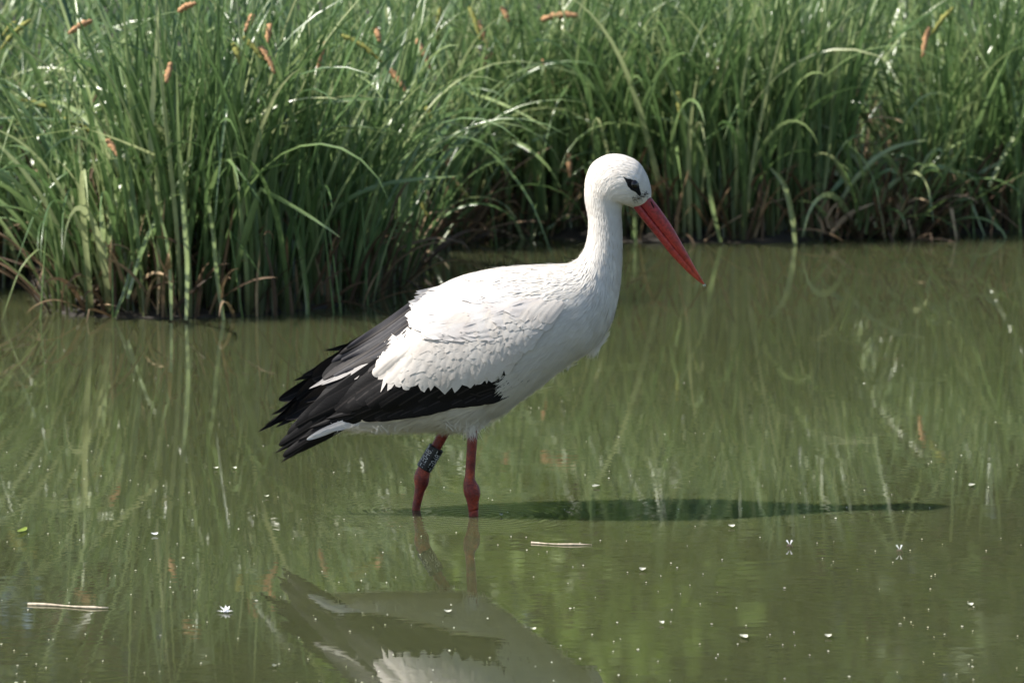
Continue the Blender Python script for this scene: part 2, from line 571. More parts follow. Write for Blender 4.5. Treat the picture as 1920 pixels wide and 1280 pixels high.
BACK = 'sedges lining the far bank'
LEFTW = (math.pi, 0.9)
clump(20, 0.10, 0.16, 0.14, 150, 0.62, 'sedge with arching leaves over the dark muddy recess of the bank', None, 30, (math.pi * 0.2, 0.9), 1.5, 0.3)
clump(180, 0.12, 0.12, 0.12, 170, 0.72, 'sedge with splayed leaning leaves at the muddy edge of the jutting tussock', None, 40, LEFTW, 1.5, 0.26, 120)
clump(340, 0.12, 0.13, 0.12, 230, 0.86, 'tall upright sedge jutting farthest out, with yellowish stems standing in the water', None, 50, None, 0.75, 0.13, 90)
clump(480, 0.13, 0.12, 0.12, 230, 0.86, 'tall dense sedge with dark bases beside the jutting tussock', None, 45, None, 0.8, 0.13, 70)
clump(610, 0.13, 0.12, 0.13, 200, 0.8, 'sedge with broad leaves and straw litter behind the stork\'s tail', None, 45, None, 0.9, 0.16, 110)
clump(715, 0.16, 0.1, 0.14, 170, 0.78, 'sedge at the corner where the bank steps back into the inlet', None, 35, None, 1.0, 0.18, 110)
clump(820, 0.14, 0.1, 0.12, 170, 0.78, 'sedge at the back of the small inlet above the stork\'s back', None, 35, None, 1.0, 0.18, 110)
clump(930, 0.14, 0.1, 0.12, 150, 0.76, 'sedge with bare brown stems over the inlet, next to the stork\'s nape', None, 35, None, 1.1, 0.18, 130)
clump(1050, 0.14, 0.11, 0.12, 170, 0.78, 'upright sedge directly behind the stork\'s neck', None, 40, None, 0.8, 0.15, 90)
clump(1170, 0.14, 0.11, 0.12, 190, 0.8, 'dense dark green sedge behind the stork\'s head', None, 40, None, 0.8, 0.14, 70)
clump(1290, 0.14, 0.11, 0.12, 190, 0.8, 'sedge with drooping pale leaves behind the stork\'s red bill', None, 45, None, 0.9, 0.16, 80)
clump(1400, 0.14, 0.11, 0.12, 190, 0.8, 'sedge with a long pale leaf dipping into the water past the bill tip', None, 45, None, 0.8, 0.15, 80)
clump(1510, 0.13, 0.1, 0.12, 220, 0.86, 'narrow dense upright sedge beside the low arching tussock', None, 45, None, 0.55, 0.11, 70)
clump(1640, 0.03, 0.13, 0.10, 100, 0.42, 'low tussock of arching pale leaves over straw litter brightened in its colour as if sunlit', None, 45, None, 1.7, 0.45, 260, (0.3, 0.95), 0.25)
clump(1755, 0.13, 0.1, 0.12, 170, 0.7, 'sedge with yellow green leaves right of the low straw tussock', None, 40, None, 0.8, 0.17, 150, (0.2, 0.9))
clump(1870, 0.13, 0.12, 0.12, 200, 0.8, 'tall dark sedge with a pale slanting leaf at the end of the bank', None, 45, None, 0.75, 0.15, 100)
for k, px in enumerate((-330, -200, -90, 2010, 2130, 2250)):
    clump(px, 0.16, 0.14, 0.14, 110, 0.7, 'green sedge clump in the unbroken row along the bank', BACK, 0, None, 0.9, 0.17, 40)


# the bed of sedges that fills the bank behind the front clumps
def bed(n, d0, d1, Lm, tint, xr=3.0):
    x = rng.uniform(-xr, xr, n)
    y = shore(x) + rng.uniform(d0, d1, n)
    cell = np.sin(x * 9 + 3 * np.sin(y * 5)) * np.cos(y * 8 + x * 3)
    b_ = rand_blades(n, 0, 0, 0.1, 0.1, Lm, 0.2, 1.1, None, (0.007, 0.013), tint)
    b_['base'] = np.stack([x, y, ground_z(x, y) - 0.03], -1)
    b_['L'] *= (0.93 + 0.13 * cell)
    return b_


beds = empty('sedge_bed', (0, 6, float(ground_z(0, 6))), 'dense mass of sedge leaves filling the bank behind the front clumps', 'sedge')
org_b = tuple(beds.location)
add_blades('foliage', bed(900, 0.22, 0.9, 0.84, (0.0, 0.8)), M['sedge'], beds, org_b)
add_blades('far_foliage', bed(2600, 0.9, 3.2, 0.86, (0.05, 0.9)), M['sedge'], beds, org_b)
add_blades('dead_leaves', straws(10, 0, 6, 0.1, 0.1, 0.3) if False else {**bed(900, 0.05, 1.2, 0.4, (0, 1)), 'tint': rng.beta(1.1, 1.7, 900)}, M['dead'], beds, org_b)


def nearest_clump(x, y):
    return min(CLUMPS, key=lambda c_: (c_[0] - x) ** 2 + 0.3 * (c_[1] - y) ** 2)


# single leaves that stand out, drawn as paths
def path_blade(pts, off, wid, tint, mat='sedge', rootdip=0.02):
    xs0 = (pts[0][0] - 960) / FPX * (13.5)
    y = float(shore(xs0)) + off - 0.07
    P = catmull([np.array(at_y(px, py, y + k * 0.015)) for k, (px, py) in enumerate(pts)], 5)
    n = len(P)
    t = np.linspace(0, 1, n)
    T = np.gradient(P, axis=0); T /= np.linalg.norm(T, axis=1)[:, None]
    view = np.array([-0.75, -0.75, 0.4]); view /= np.linalg.norm(view)
    sd = np.cross(T, view); sd /= np.linalg.norm(sd, axis=1)[:, None]
    nr = np.cross(sd, T)
    w = (wid * S * 1.35 / 2 * (0.7 + 0.3 * np.sin(np.clip(t * 2.5, 0, 1) * 1.57)) * np.clip((1 - t) / 0.45, 0, 1) ** 0.7 + 0.0004)[:, None]
    V = np.stack([P - sd * w + nr * w * .25, P - nr * w * .2, P + sd * w + nr * w * .25], 1).reshape(-1, 3)
    x0, y0 = P[0][0], P[0][1]
    c_ = nearest_clump(x0, y0)
    mk('blade', V, quads(n, 3), M[mat], c_[2], c_[3], True, {'along': np.repeat(np.maximum(t, 0.2), 3), 'tint': np.full(n * 3, tint)})


for a in [
    ([(578, 598), (575, 540), (556, 430), (520, 360), (478, 328)], 0.0, 12, 0.62),
    ([(350, 600), (352, 500), (345, 400), (338, 340)], 0.0, 11, 0.8),
    ([(322, 600), (318, 480), (300, 400)], 0.01, 9, 0.7),
    ([(240, 560), (275, 450), (320, 370), (352, 312)], 0.02, 12, 0.6),
    ([(215, 595), (240, 530), (262, 440), (300, 395), (350, 310)], 0.03, 11, 0.5),
    ([(420, 600), (408, 520), (400, 430), (385, 340), (382, 310)], 0.02, 10, 0.75),
    ([(200, 490), (194, 430), (190, 378)], 0.04, 14, 0.85),
    ([(245, 400), (250, 330), (266, 268)], 0.05, 13, 0.8),
    ([(130, 560), (190, 515), (240, 503)], 0.0, 11, 0.98),
    ([(798, 540), (815, 490), (832, 450), (850, 418)], -0.02, 12, 0.9),
    ([(945, 498), (975, 468), (998, 450), (1008, 420)], 0.0, 9, 0.95),
    ([(1008, 500), (990, 465), (960, 400), (945, 383)], 0.0, 9, 0.95),
    ([(1193, 470), (1191, 420), (1190, 370)], 0.0, 9, 0.75),
    ([(1492, 462), (1485, 400), (1470, 345), (1440, 310)], 0.0, 13, 0.9),
    ([(1352, 455), (1335, 380), (1325, 310), (1300, 240)], 0.02, 11, 0.75),
    ([(1700, 430), (1660, 360), (1610, 330), (1570, 300), (1545, 290)], 0.04, 12, 0.9),
    ([(1570, 390), (1610, 330), (1670, 280), (1740, 262)], 0.04, 12, 0.9),
    ([(1855, 350), (1880, 300), (1905, 250), (1925, 210)], 0.03, 13, 0.85),
    ([(1875, 430), (1850, 380), (1820, 300), (1810, 260)], 0.03, 13, 0.5),
    ([(1010, 440), (1070, 400), (1100, 340), (1110, 300)], 0.05, 11, 0.7),
    ([(610, 420), (660, 370), (740, 342), (860, 330)], 0.1, 10, 0.7),
    ([(1040, 420), (1010, 370), (960, 310), (900, 270), (850, 268)], 0.12, 10, 0.7),
    ([(950, 330), (900, 290), (820, 250), (740, 262), (700, 290)], 0.2, 9, 0.6),
    ([(1100, 211), (1060, 208), (1008, 209)], 0.3, 8, 0.95),
    ([(0, 335), (40, 300), (80, 250), (130, 215), (200, 195)], 0.15, 9, 0.7),
    ([(60, 360), (110, 280), (180, 210), (260, 140)], 0.1, 9, 0.7),
    ([(120, 480), (180, 400), (240, 330), (300, 280)], 0.06, 8, 0.7),
    ([(290, 230), (310, 250), (318, 262)], 0.1, 10, 1.0),
]:
    path_blade(*a)


for k in range(30):
    bx, by = rng.uniform(1540, 1740), rng.uniform(395, 446)
    l, a_ = rng.uniform(30, 75), rng.normal(0.1, 0.6)
    path_blade([(bx, by), (bx + l * .5 * math.sin(a_), by - l * .55), (bx + l * math.sin(a_) * 1.3, by - l * 0.9)], 0.02 + 0.05 * rng.random(), rng.uniform(7, 12), rng.uniform(0.55, 1.0), 'dead')  # straw tinted bright as if the sun reached it
for k in range(12):
    bx, by, sg_ = rng.uniform(1570, 1720), rng.uniform(400, 440), rng.choice([-1, 1])
    h_, l = rng.uniform(80, 150), rng.uniform(50, 130)
    path_blade([(bx, by), (bx + sg_ * l * .25, by - h_ * .75), (bx + sg_ * l * .65, by - h_), (bx + sg_ * l, by - h_ * 0.85), (bx + sg_ * l * 1.25, by - h_ * .5)], 0.03, rng.uniform(8, 12), rng.uniform(0.7, 1.0))


# drooping flower spikes on thin stems
def spike(px, py, dx, dy, kind, off=0.35, wid=9):
    dx, dy, wid = dx * 1.25, dy * 1.25, wid * 1.2
    px, py = px, max(py, 14)
    """from (px,py) hanging towards (px+dx, py+dy) in the drawing"""
    x0 = (px - 960) / FPX * 13.6
    y = float(shore(x0)) + off * 0.3 - 0.13
    A, B = np.array(at_y(px, py, y)), np.array(at_y(px + dx, py + dy, y - 0.02))
    D = B - A
    n = 11
    t = np.linspace(0, 1, n)
    sag = np.array([0, 0, -0.12 * np.linalg.norm(D)])
    P = A[None] + D[None] * t[:, None] - 4 * (t * (1 - t))[:, None] * sag[None] * 0.6
    r = wid * S * 1.4 / 2 * (0.35 + 0.65 * np.sin(np.clip(t * 1.0 + 0.06, 0, 1) * math.pi) ** 0.55)
    r = np.clip(r * (1 + 0.22 * np.where(np.arange(n) % 2, 1, -1)), 0.0008, 1)
    c_ = nearest_clump(A[0], y)
    sg = 8
    V, F = tube(P, r, sg)
    V = V + rng.normal(0, 0.0012, V.shape)
    # stem: rises from the ground, arches over and ends in the spike
    gx_ = A[0] - np.sign(dx if dx else 1) * rng.uniform(0.1, 0.2)
    gy_ = y + rng.uniform(0, 0.1)
    G = np.array([gx_, gy_, float(ground_z(gx_, gy_)) - 0.02])
    u = D / (np.linalg.norm(D) + 1e-9)
    mid = A - u * 0.09 + np.array([0, 0, 0.012])
    top = A - u * 0.2 + np.array([-0.0, 0, -0.03])
    sp_ = catmull([G, G * 0.45 + top * 0.55 + np.array([0, 0, 0.08]), top, mid, A + D * 0.04], 5)
    st_v, st_f = tube(sp_, np.linspace(0.0022, 0.0012, len(sp_)), 5)
    st = mk('flower_stem', st_v, st_f, M['stem'], c_[2], c_[3])
    mk('flower_spike', V, F, M['spike_brown' if kind == 'b' else 'spike_green'], st, c_[3])


for a in [
    (172, 40, -36, 20, 'b'), (488, 88, 22, 40, 'b', 0.3), (728, 130, 28, 36, 'b', 0.25), (780, 75, 22, 44, 'b', 0.4), (834, 255, 4, 48, 'b', 0.2, 10),
    (895, 40, 16, 42, 'b', 0.4), (1015, 38, 56, -6, 'b', 0.35, 11), (1018, 112, 14, 40, 'b', 0.4), (925, 100, -20, 24, 'b', 0.45), (200, 262, 22, 32, 'b', 0.1),
    (320, 118, -6, 30, 'b', 0.3), (608, 78, -10, 40, 'b', 0.4), (475, 28, -12, 26, 'b', 0.4), (506, 45, -4, 30, 'b', 0.5), (1742, 50, -10, 46, 'b', 0.35),
    (1066, 288, 2, 36, 'b', 0.25), (1355, 118, -6, 28, 'b', 0.4), (703, 52, 8, 22, 'b', 0.5), (335, 22, 26, -12, 'b', 0.4), (940, 2, 12, 22, 'b', 0.5),
    (58, 38, -46, 45, 'g', 0.2, 8), (880, 5, 18, 52, 'g', 0.4, 8), (640, 66, 60, 40, 'g', 0.35, 8), (825, 15, -4, 48, 'g', 0.45, 8),
    (436, 82, 14, 36, 'g', 0.4, 8), (455, 70, 30, 34, 'g', 0.35, 8), (798, 202, 26, 50, 'g', 0.2, 9), (835, 330, 34, 32, 'g', 0.1, 9), (766, 344, 30, 52, 'g', 0.1, 9),
    (1272, 160, 2, 50, 'g', 0.3, 8), (1790, 12, -34, 40, 'g', 0.3, 8), (40, 188, 60, 22, 'g', 0.15, 8), (120, 222, 62, 40, 'g', 0.12, 8), (30, 42, -20, 20, 'g', 0.4, 7),
]:
    spike(*a)


# ------------------------------------------------------------------ trees behind the sedges (the pond mirrors them)
def tree(x, y, h, rad, nleaf, label, tint, group=None):
    z = float(ground_z(x, y))
    e = empty('tree', (x, y, z), label, 'tree', group)
    org = (x, y, z)
    tr = np.array([[x, y, z - 0.1], [x + 0.1, y, z + h * 0.3], [x - 0.05, y + 0.1, z + h * 0.6], [x, y, z + h * 0.92]])
    V, F = tube(catmull(tr, 5), np.linspace(0.14, 0.03, 16) * h / 5, 8)
    trunk = mk('trunk', V, F, M['bark'], e, org)
    ctr = []
    for k in range(10):
        a = k * 2.4 + rng.random()
        s_ = rng.uniform(0.18, 0.6)
        p0 = np.array([x, y, z + h * s_])
        p1 = p0 + np.array([math.cos(a), math.sin(a), 0.5]) * rad * rng.uniform(0.55, 0.85)
        V, F = tube(catmull([p0, (p0 + p1) / 2 + np.array([0, 0, 0.12]), p1], 4), np.linspace(0.05, 0.012, 9) * h / 5, 6)
        mk('limb', V, F, M['bark'], e, org)
        ctr.append(p1)
    for k in range(26):
        v_ = rng.normal(size=3); v_ /= np.linalg.norm(v_)
        ctr.append(np.array([x, y, z + h * 0.56]) + v_ * np.array([rad, rad, h * 0.42]) * rng.uniform(0.4, 1.0))
    ctr = np.array(ctr)
    ctr[:, 2] = np.maximum(ctr[:, 2], z + 0.25)
    i = rng.integers(0, len(ctr), nleaf)
    sg = rad * 0.2
    p = ctr[i] + rng.normal(size=(nleaf, 3)) * sg
    p[:, 2] = np.maximum(p[:, 2], z + 0.1)
    a = rng.normal(size=(nleaf, 3)); a /= np.linalg.norm(a, axis=1)[:, None]
    b_ = np.cross(a, rng.normal(size=(nleaf, 3))); b_ /= np.linalg.norm(b_, axis=1)[:, None]
    l = rng.uniform(0.05, 0.1, nleaf)[:, None]
    V = np.stack([p - a * l, p + b_ * l * .45, p + a * l, p - b_ * l * .45], 1)
    F = np.arange(nleaf * 4).reshape(-1, 4)
    ti = np.repeat(np.clip(rng.normal(tint, 0.2, len(ctr))[i] + rng.normal(0, 0.1, nleaf), 0, 1), 4)
    mk('crown', V.reshape(-1, 3), F, M['tree_leaf'], e, org, False, {'tint': ti, 'along': np.ones(nleaf * 4)}, kind='stuff')


TG = 'trees behind the sedges mirrored in the pond'
for k, (x, y, h, rad, ti) in enumerate([(-4.6, 17, 5.5, 1.7, .35), (-2.2, 18.5, 5.6, 1.6, .3), (0.35, 15.5, 4.2, 1.0, .95), (1.9, 18.5, 5.6, 1.6, .2), (3.6, 17.5, 5.5, 1.6, .25), (5.6, 18, 5.5, 1.7, .3),
                                         (-7.5, 20, 7, 2.4, .3), (-3.6, 22, 8, 2.6, .25), (0.2, 21.5, 8, 2.6, .25), (3.6, 21.5, 8, 2.6, .25), (6.8, 22, 8, 2.6, .25), (9.2, 20, 7, 2.4, .3)]):
    tree(x, y, h, rad, 10000 if y < 19 else 16000,  # the brightest tint paints sunlit foliage into that tree's leaf colour
         'bright green young tree mirrored in the pond beside the stork\'s breast' if ti > 0.6 else 'leafy dark green tree beyond the sedges, seen mirrored in the pond',
         ti, None if ti > 0.6 else TG)

# ------------------------------------------------------------------ the stork
ORG = (-0.0693, 0.0, 0.0)
stork = empty('white_stork', ORG, 'white stork with black wing feathers and red bill wading in the pond', 'stork')

# body profile, tail to bill base: top point, bottom point (drawing), half width
SEC = [
    ((600, 778), (604, 806), 18), ((640, 735), (640, 797), 48), ((690, 690), (690, 801), 74), ((740, 635), (745, 801), 92),
    ((785, 566), (795, 800), 104), ((825, 536), (835, 803), 112), ((872, 516), (880, 800), 118), ((930, 504), (922, 780), 122),
    ((985, 499), (970, 752), 121), ((1030, 497), (1018, 716), 114), ((1060, 496), (1064, 680), 102), ((1077, 491), (1105, 655), 89),
    ((1089, 480), (1134, 622), 74), ((1097, 464), (1153, 582), 60), ((1102, 444), (1162, 538), 49), ((1104, 421), (1166, 486), 41),
    ((1102, 400), (1166, 436), 36), ((1098, 380), (1164, 398), 35), ((1096, 358), (1169, 383), 38), ((1099, 331), (1177, 385), 42),
    ((1112, 305), (1182, 387), 46), ((1140, 290), (1185, 388), 47), ((1170, 291), (1187, 389), 45), ((1196, 303), (1188, 389), 40),
    ((1212, 326), (1188, 389), 33), ((1219, 348), (1189, 389), 27), ((1221, 362), (1190, 389), 22), ((1221, 371), (1191, 389), 18),
]
SUB, NT = 10, 64
ST = catmull([np.concatenate([xz(*a), xz(*b_), [h * S]]) for a, b_, h in SEC], SUB)
NS = len(ST)
th = np.linspace(0, 2 * math.pi, NT, endpoint=False)


def body_pt(i, t):
    """point on the body surface: section parameter i, angle t (0 top, pi/2 near side)"""
    i = np.clip(np.asarray(i, float), 0, NS - 1)
    i0 = np.minimum(i.astype(int), NS - 2); f = (i - i0)[..., None]
    s_ = ST[i0] * (1 - f) + ST[i0 + 1] * f
    c_, s2 = np.cos(t), np.sin(t)
    x = (s_[..., 0] + s_[..., 2]) / 2 + (s_[..., 0] - s_[..., 2]) / 2 * c_
    z = (s_[..., 1] + s_[..., 3]) / 2 + (s_[..., 1] - s_[..., 3]) / 2 * c_
    y = -s_[..., 4] * np.sign(s2) * np.abs(s2) ** 0.92
    return np.stack([x, y, z], -1)


def body_nrm(i, t):
    e = 0.4
    a = body_pt(np.clip(i + e, 0, NS - 1), t) - body_pt(np.clip(i - e, 0, NS - 1), t)
    b_ = body_pt(i, t + 0.03) - body_pt(i, t - 0.03)
    n = np.cross(a, b_)
    n /= np.linalg.norm(n, axis=-1)[..., None] + 1e-12
    c_ = (body_pt(i, t * 0) + body_pt(i, t * 0 + math.pi)) / 2
    s_ = np.sign(np.sum(n * (body_pt(i, t) - c_), -1))
    return n * s_[..., None]


II, TH = np.meshgrid(np.arange(NS), th, indexing='ij')
BV = body_pt(II, TH)
BV = BV + body_nrm(II.astype(float), TH) * (0.0012 * (II < 150) * np.sin(II * 0.9 + 3 * np.sin(TH * 5)) * np.sin(TH * 9 + II * 0.35))[..., None]
BF = quads(NS, NT, True)
BF.append(tuple(range(NT - 1, -1, -1)))
BF.append(tuple((NS - 1) * NT + k for k in range(NT)))
seglen = np.concatenate([[0], np.cumsum(np.linalg.norm(np.diff((ST[:, :2] + ST[:, 2:4]) / 2, axis=0), axis=1))])
buv = np.stack([TH / (2 * math.pi), seglen[II] * 2], -1).reshape(-1, 2)
body = mk('body', BV.reshape(-1, 3), BF, M['white'], stork, ORG, uv=buv)

# side lookup: depth of the near flank at (x,z)
gi = np.linspace(0, NS - 1, 420); gt = np.linspace(0.02, math.pi - 0.02, 90)
LI, LT = np.meshgrid(gi, gt, indexing='ij')
LP = body_pt(LI, LT).reshape(-1, 3)
LKUP = {}


def flank(x, z):
    d = (LP[:, 0] - x) ** 2 + (LP[:, 2] - z) ** 2
    k = np.argpartition(d, 5)[:5]
    w = 1 / (d[k] + 1e-7)
    return float(np.sum(-LP[k, 1] * w) / np.sum(w))


X_FL = np.array([470, 520, 580, 650, 720, 800, 880, 930, 1000, 1060]); D_FL = np.array([16, 20, 30, 50, 76, 96, 104, 104, 60, 0])


def wing_depth(x, z):
    px = x / (DIST / CP) * FPX * 1.0 + 960
    fl = np.interp(px, X_FL, D_FL) * S
    py = 960 - z / DIST * FPX
    top = np.interp(px, [560, 650, 720, 780, 820, 870, 930, 1000, 1060], [690, 648, 590, 555, 535, 515, 502, 497, 496])
    fl *= 0.12 + 0.88 * float(smooth01(top, top + 80, py))
    return max(flank(x, z) * 1.01, fl)


def feather(base, tip, w, lift, mat, parent, name='feather', side=-1, bow=0.0, shape='round', depth=None, nl=11, nc=7, fray=0.0, lift1=None, camber=0.12, both=None):
    """one vane from base to tip (drawing points), width w, lying on the wing surface; returns the object"""
    a, b_ = xz(*base), xz(*tip)
    D = b_ - a
    L = np.linalg.norm(D)
    dr = D / L
    pr = np.array([-dr[1], dr[0]])
    W = w * S / 2
    V, UV = [], []
    lift1 = lift if lift1 is None else lift1
    jit = rng.normal(0, 1, nc) * fray
    jit[0] -= fray; jit[-1] -= fray
    for i in range(nl):
        t0 = i / (nl - 1)
        for j in range(nc):
            u = j / (nc - 1) * 2 - 1
            if shape == 'round':
                reach = 1 - (1 - math.sqrt(max(0, 1 - (abs(u) * 0.97) ** 2.4))) * min(0.9, W / L * 1.1)
                prof = 0.55 + 0.45 * math.sin(min(1, t0 * 2.0) * math.pi / 2)
            elif shape == 'point':
                reach = 1 - abs(u) ** 1.3 * 0.16
                prof = (0.5 + 0.5 * math.sin(min(1, t0 * 2.2) * math.pi / 2)) * (1 if t0 < 0.7 else 1 - 0.62 * ((t0 - 0.7) / 0.3) ** 1.5)
            else:
                reach = 1 - abs(u) ** 2 * 0.08
                prof = (0.6 + 0.4 * math.sin(min(1, t0 * 2.2) * math.pi / 2)) * (1 if t0 < 0.75 else 1 - 0.4 * ((t0 - 0.75) / 0.25) ** 1.6)
            t = t0 * (reach + jit[j] * t0 ** 3)
            p = a + dr * (L * t) + pr * (u * W * prof) + pr * bow * S * 4 * t * (1 - t)
            lf = lift + (lift1 - lift) * t0
            if depth is None:
                dp = wing_depth(p[0], p[1])
            else:
                dp = (depth[0] + (depth[1] - depth[0]) * t0) * S
            y = side * (dp + lf - camber * W * u * u + (0.0004 if j == nc // 2 else 0))
            V.append((p[0], y, p[1])); UV.append((j / (nc - 1), t0 * max(1.0, L / (2 * W) / 3)))
    return mk(name, V, quads(nl, nc), mat, parent, ORG, uv=UV)


wing = bpy.data.objects.new('wing', None); col.objects.link(wing); wing.parent = stork
far_wing = bpy.data.objects.new('wing', None); col.objects.link(far_wing); far_wing.parent = stork
near_feathers = []


def NF(*a, **k):
    o = feather(*a, parent=wing, **k)
    near_feathers.append(o)
    return o


mmv = 0.001
# primaries: long bundle ending beyond the tail
for base, tip, w, d0, d1, bow in [
    ((735, 690), (526, 864), 30, 74, 26, 6), ((740, 700), (531, 852), 32, 78, 28, 5), ((730, 680), (515, 847), 30, 70, 23, 8), ((725, 676), (524, 832), 34, 72, 25, 8),
    ((745, 712), (543, 842), 32, 80, 30, 4), ((760, 722), (556, 822), 30, 84, 34, 3), ((775, 728), (578, 798), 30, 88, 40, 2), ((790, 735), (608, 780), 28, 92, 50, 0),
    ((720, 668), (540, 812), 40, 66, 27, 7), ((720, 670), (556, 795), 44, 70, 33, 6), ((730, 690), (580, 780), 44, 74, 40, 4)]:
    NF(base, tip, w, 0, M['black'], name='primary_feather', depth=(d0, d1), bow=bow, shape='point' if w < 31 else 'blade', nl=14)
# secondaries stacked along the lower edge
low = [(895, 738), (872, 742), (848, 745), (824, 748), (800, 755), (776, 762), (752, 767), (728, 771), (704, 775), (680, 777), (658, 775), (640, 772)]
for k, (tx, ty) in enumerate(low):
    q = k / (len(low) - 1)
    NF((tx + 100 + 40 * q, ty - 36 - 22 * q), (tx, ty), 38, (1.2 + 0.5 * (k % 3)) * mmv, M['black'], name='secondary_feather', bow=-4, shape='blade', nl=12)
# black upper cover over the secondaries
for k, (tx, ty) in enumerate([(858, 726), (822, 732), (786, 740), (750, 748), (716, 752), (690, 748), (668, 742), (648, 752), (630, 762)]):
    NF((tx + 92, ty - 44 - 3 * k), (tx, ty), 44, (3.5 + 0.4 * k) * mmv, M['black'], name='black_covert', bow=-3, shape='round', nl=11)
NF((800, 690), (916, 708), 26, 3.0 * mmv, M['black'], name='black_covert', shape='blade')
NF((820, 708), (902, 728), 34, 2.6 * mmv, M['black'], name='black_covert', shape='blade')
# fill of long black feathers under the tertials
for base, tip, w in [((800, 640), (640, 752), 40), ((790, 660), (655, 730), 40), ((780, 620), (622, 742), 38), ((770, 605), (612, 720), 36), ((760, 600), (605, 705), 34), ((800, 650), (690, 722), 40),
                     ((750, 640), (600, 745), 36), ((735, 650), (588, 760), 34)]:
    NF(base, tip, w, 1.5 * mmv, M['black'], lift1=4.5 * mmv, name='tertial_feather', shape='blade', bow=3, nl=12)
# bluish black tertials, their sunlit slate sheen put into the base colour
for k, (base, tip, w, mt, lf) in enumerate([
    ((812, 606), (735, 664), 22, 'tertial', 4.0), ((815, 600), (706, 680), 22, 'tertial', 5.0), ((812, 594), (692, 688), 22, 'brownblack', 6.0),
    ((808, 588), (676, 672), 22, 'tertial', 8.0), ((808, 581), (655, 684), 22, 'brownblack', 9), ((806, 574), (626, 700), 22, 'tertial', 10), ((806, 568), (606, 708), 22, 'brownblack', 10.5),
    ((804, 562), (640, 672), 20, 'tertial', 11.5), ((802, 557), (622, 676), 19, 'tertial', 12.5), ((798, 554), (636, 662), 17, 'brownblack', 13), ((792, 553), (650, 650), 15, 'tertial', 12)]):
    NF(base, tip, w, 2.5 * mmv, M[mt], name='tertial_feather', shape='blade', bow=5, nl=13, lift1=lf * mmv, camber=0.4)
# pale feathers showing among the black ones
NF((705, 640), (580, 725), 17, 1.0 * mmv, M['palegrey'], name='pale_feather', shape='point', bow=5, lift1=11 * mmv)
NF((705, 650), (603, 718), 12, 1.0 * mmv, M['palegrey'], name='pale_feather', shape='point', bow=5, lift1=10 * mmv)
NF((700, 650), (662, 702), 15, 3 * mmv, M['palegrey'], name='pale_feather', shape='round', lift1=8 * mmv)


# white coverts in overlapping rows
def line(pts, u):
    P_ = np.array(pts, float)
    d = np.concatenate([[0], np.cumsum(np.linalg.norm(np.diff(P_, axis=0), axis=1))]); d /= d[-1]
    return np.array([np.interp(u, d, P_[:, 0]), np.interp(u, d, P_[:, 1])])


BOT = [(703, 690), (722, 698), (745, 703), (775, 704), (810, 707), (850, 712), (880, 712), (906, 703), (935, 690)]
TOP = [(795, 606), (830, 612), (870, 612), (910, 604), (950, 592), (990, 586), (1030, 590)]
NR = 9
for r_ in range(NR - 1, -1, -1):
    q = r_ / (NR - 1)
    cnt = 21 if q > 0.6 else 18
    for k in range(cnt):
        u = min(1, max(0, (k + rng.uniform(0.25, 0.75)) / cnt))
        tp = line(TOP, u) * (1 - q) + line(BOT, u) * q + rng.normal(0, 2.2 + 2.0 * q, 2)
        ang = np.interp(u, [0, 0.15, 0.4, 1], [0.62, 0.42, 0.14, 0.3]) + (1 - q) * 0.5 + rng.normal(0, 0.06)   # from straight down towards the tail
        ln = (44 + 40 * q) * rng.uniform(0.9, 1.15)
        bs = tp + np.array([math.sin(ang), -math.cos(ang)]) * ln
        wd = (21 + 13 * q) * rng.uniform(0.85, 1.2)
        NF(tuple(bs), tuple(tp), wd, (6.0 - 3.4 * (1 - q)) * mmv, M['covert'], name='white_covert', shape='round', nl=7, nc=7, fray=0.03 + 0.025 * q, lift1=(8.0 - 0.6 * q + rng.normal(0, 0.2)) * mmv, bow=rng.normal(0, 2), camber=0.07)
for base, tip, w in [((760, 640), (702, 694), 18), ((775, 655), (722, 702), 24), ((770, 640), (712, 692), 20)]:
    NF(base, tip, w, 8 * mmv, M['covert'], name='white_covert', shape='round')
# scapulars: larger soft feathers over shoulder and back
SC = [((905, 545), (772, 566)), ((900, 560), (771, 580)), ((905, 575), (770, 592)), ((905, 585), (776, 602)), ((920, 590), (795, 608)), ((935, 590), (815, 612)), ((955, 585), (842, 612)),
      ((975, 580), (868, 610)), ((1000, 572), (895, 604)), ((1020, 562), (925, 588)), ((1035, 552), (950, 572)), ((930, 530), (785, 556)), ((985, 560), (880, 594)), ((960, 560), (850, 596)),
      ((940, 560), (822, 592)), ((1010, 545), (915, 570)), ((980, 540), (880, 572)), ((950, 535), (840, 572)), ((925, 525), (810, 552)), ((1000, 530), (905, 552)), ((970, 522), (870, 545))]
for k, (base, tip) in enumerate(SC):
    for rpt in range(2):
        jx, jy = rng.normal(0, 7 * rpt, 2)
        bb_, tt_ = (base[0] + jx, base[1] + jy), (tip[0] + jx * (0.3 if tip[0] < 800 else 1), tip[1] + jy * 0.6)
        top_l = (13 if tip[0] < 800 else 10.8 - 0.012 * (tip[0] - 800)) if k < 11 else 5.5
        NF(bb_, tt_, 34 - 10 * rpt, -3.0 * mmv, M['scapular'], name='scapular_feather', shape='round', nl=10, nc=9, fray=0.045, lift1=(top_l + rng.normal(0, 0.6)) * mmv, bow=3, camber=0.08)

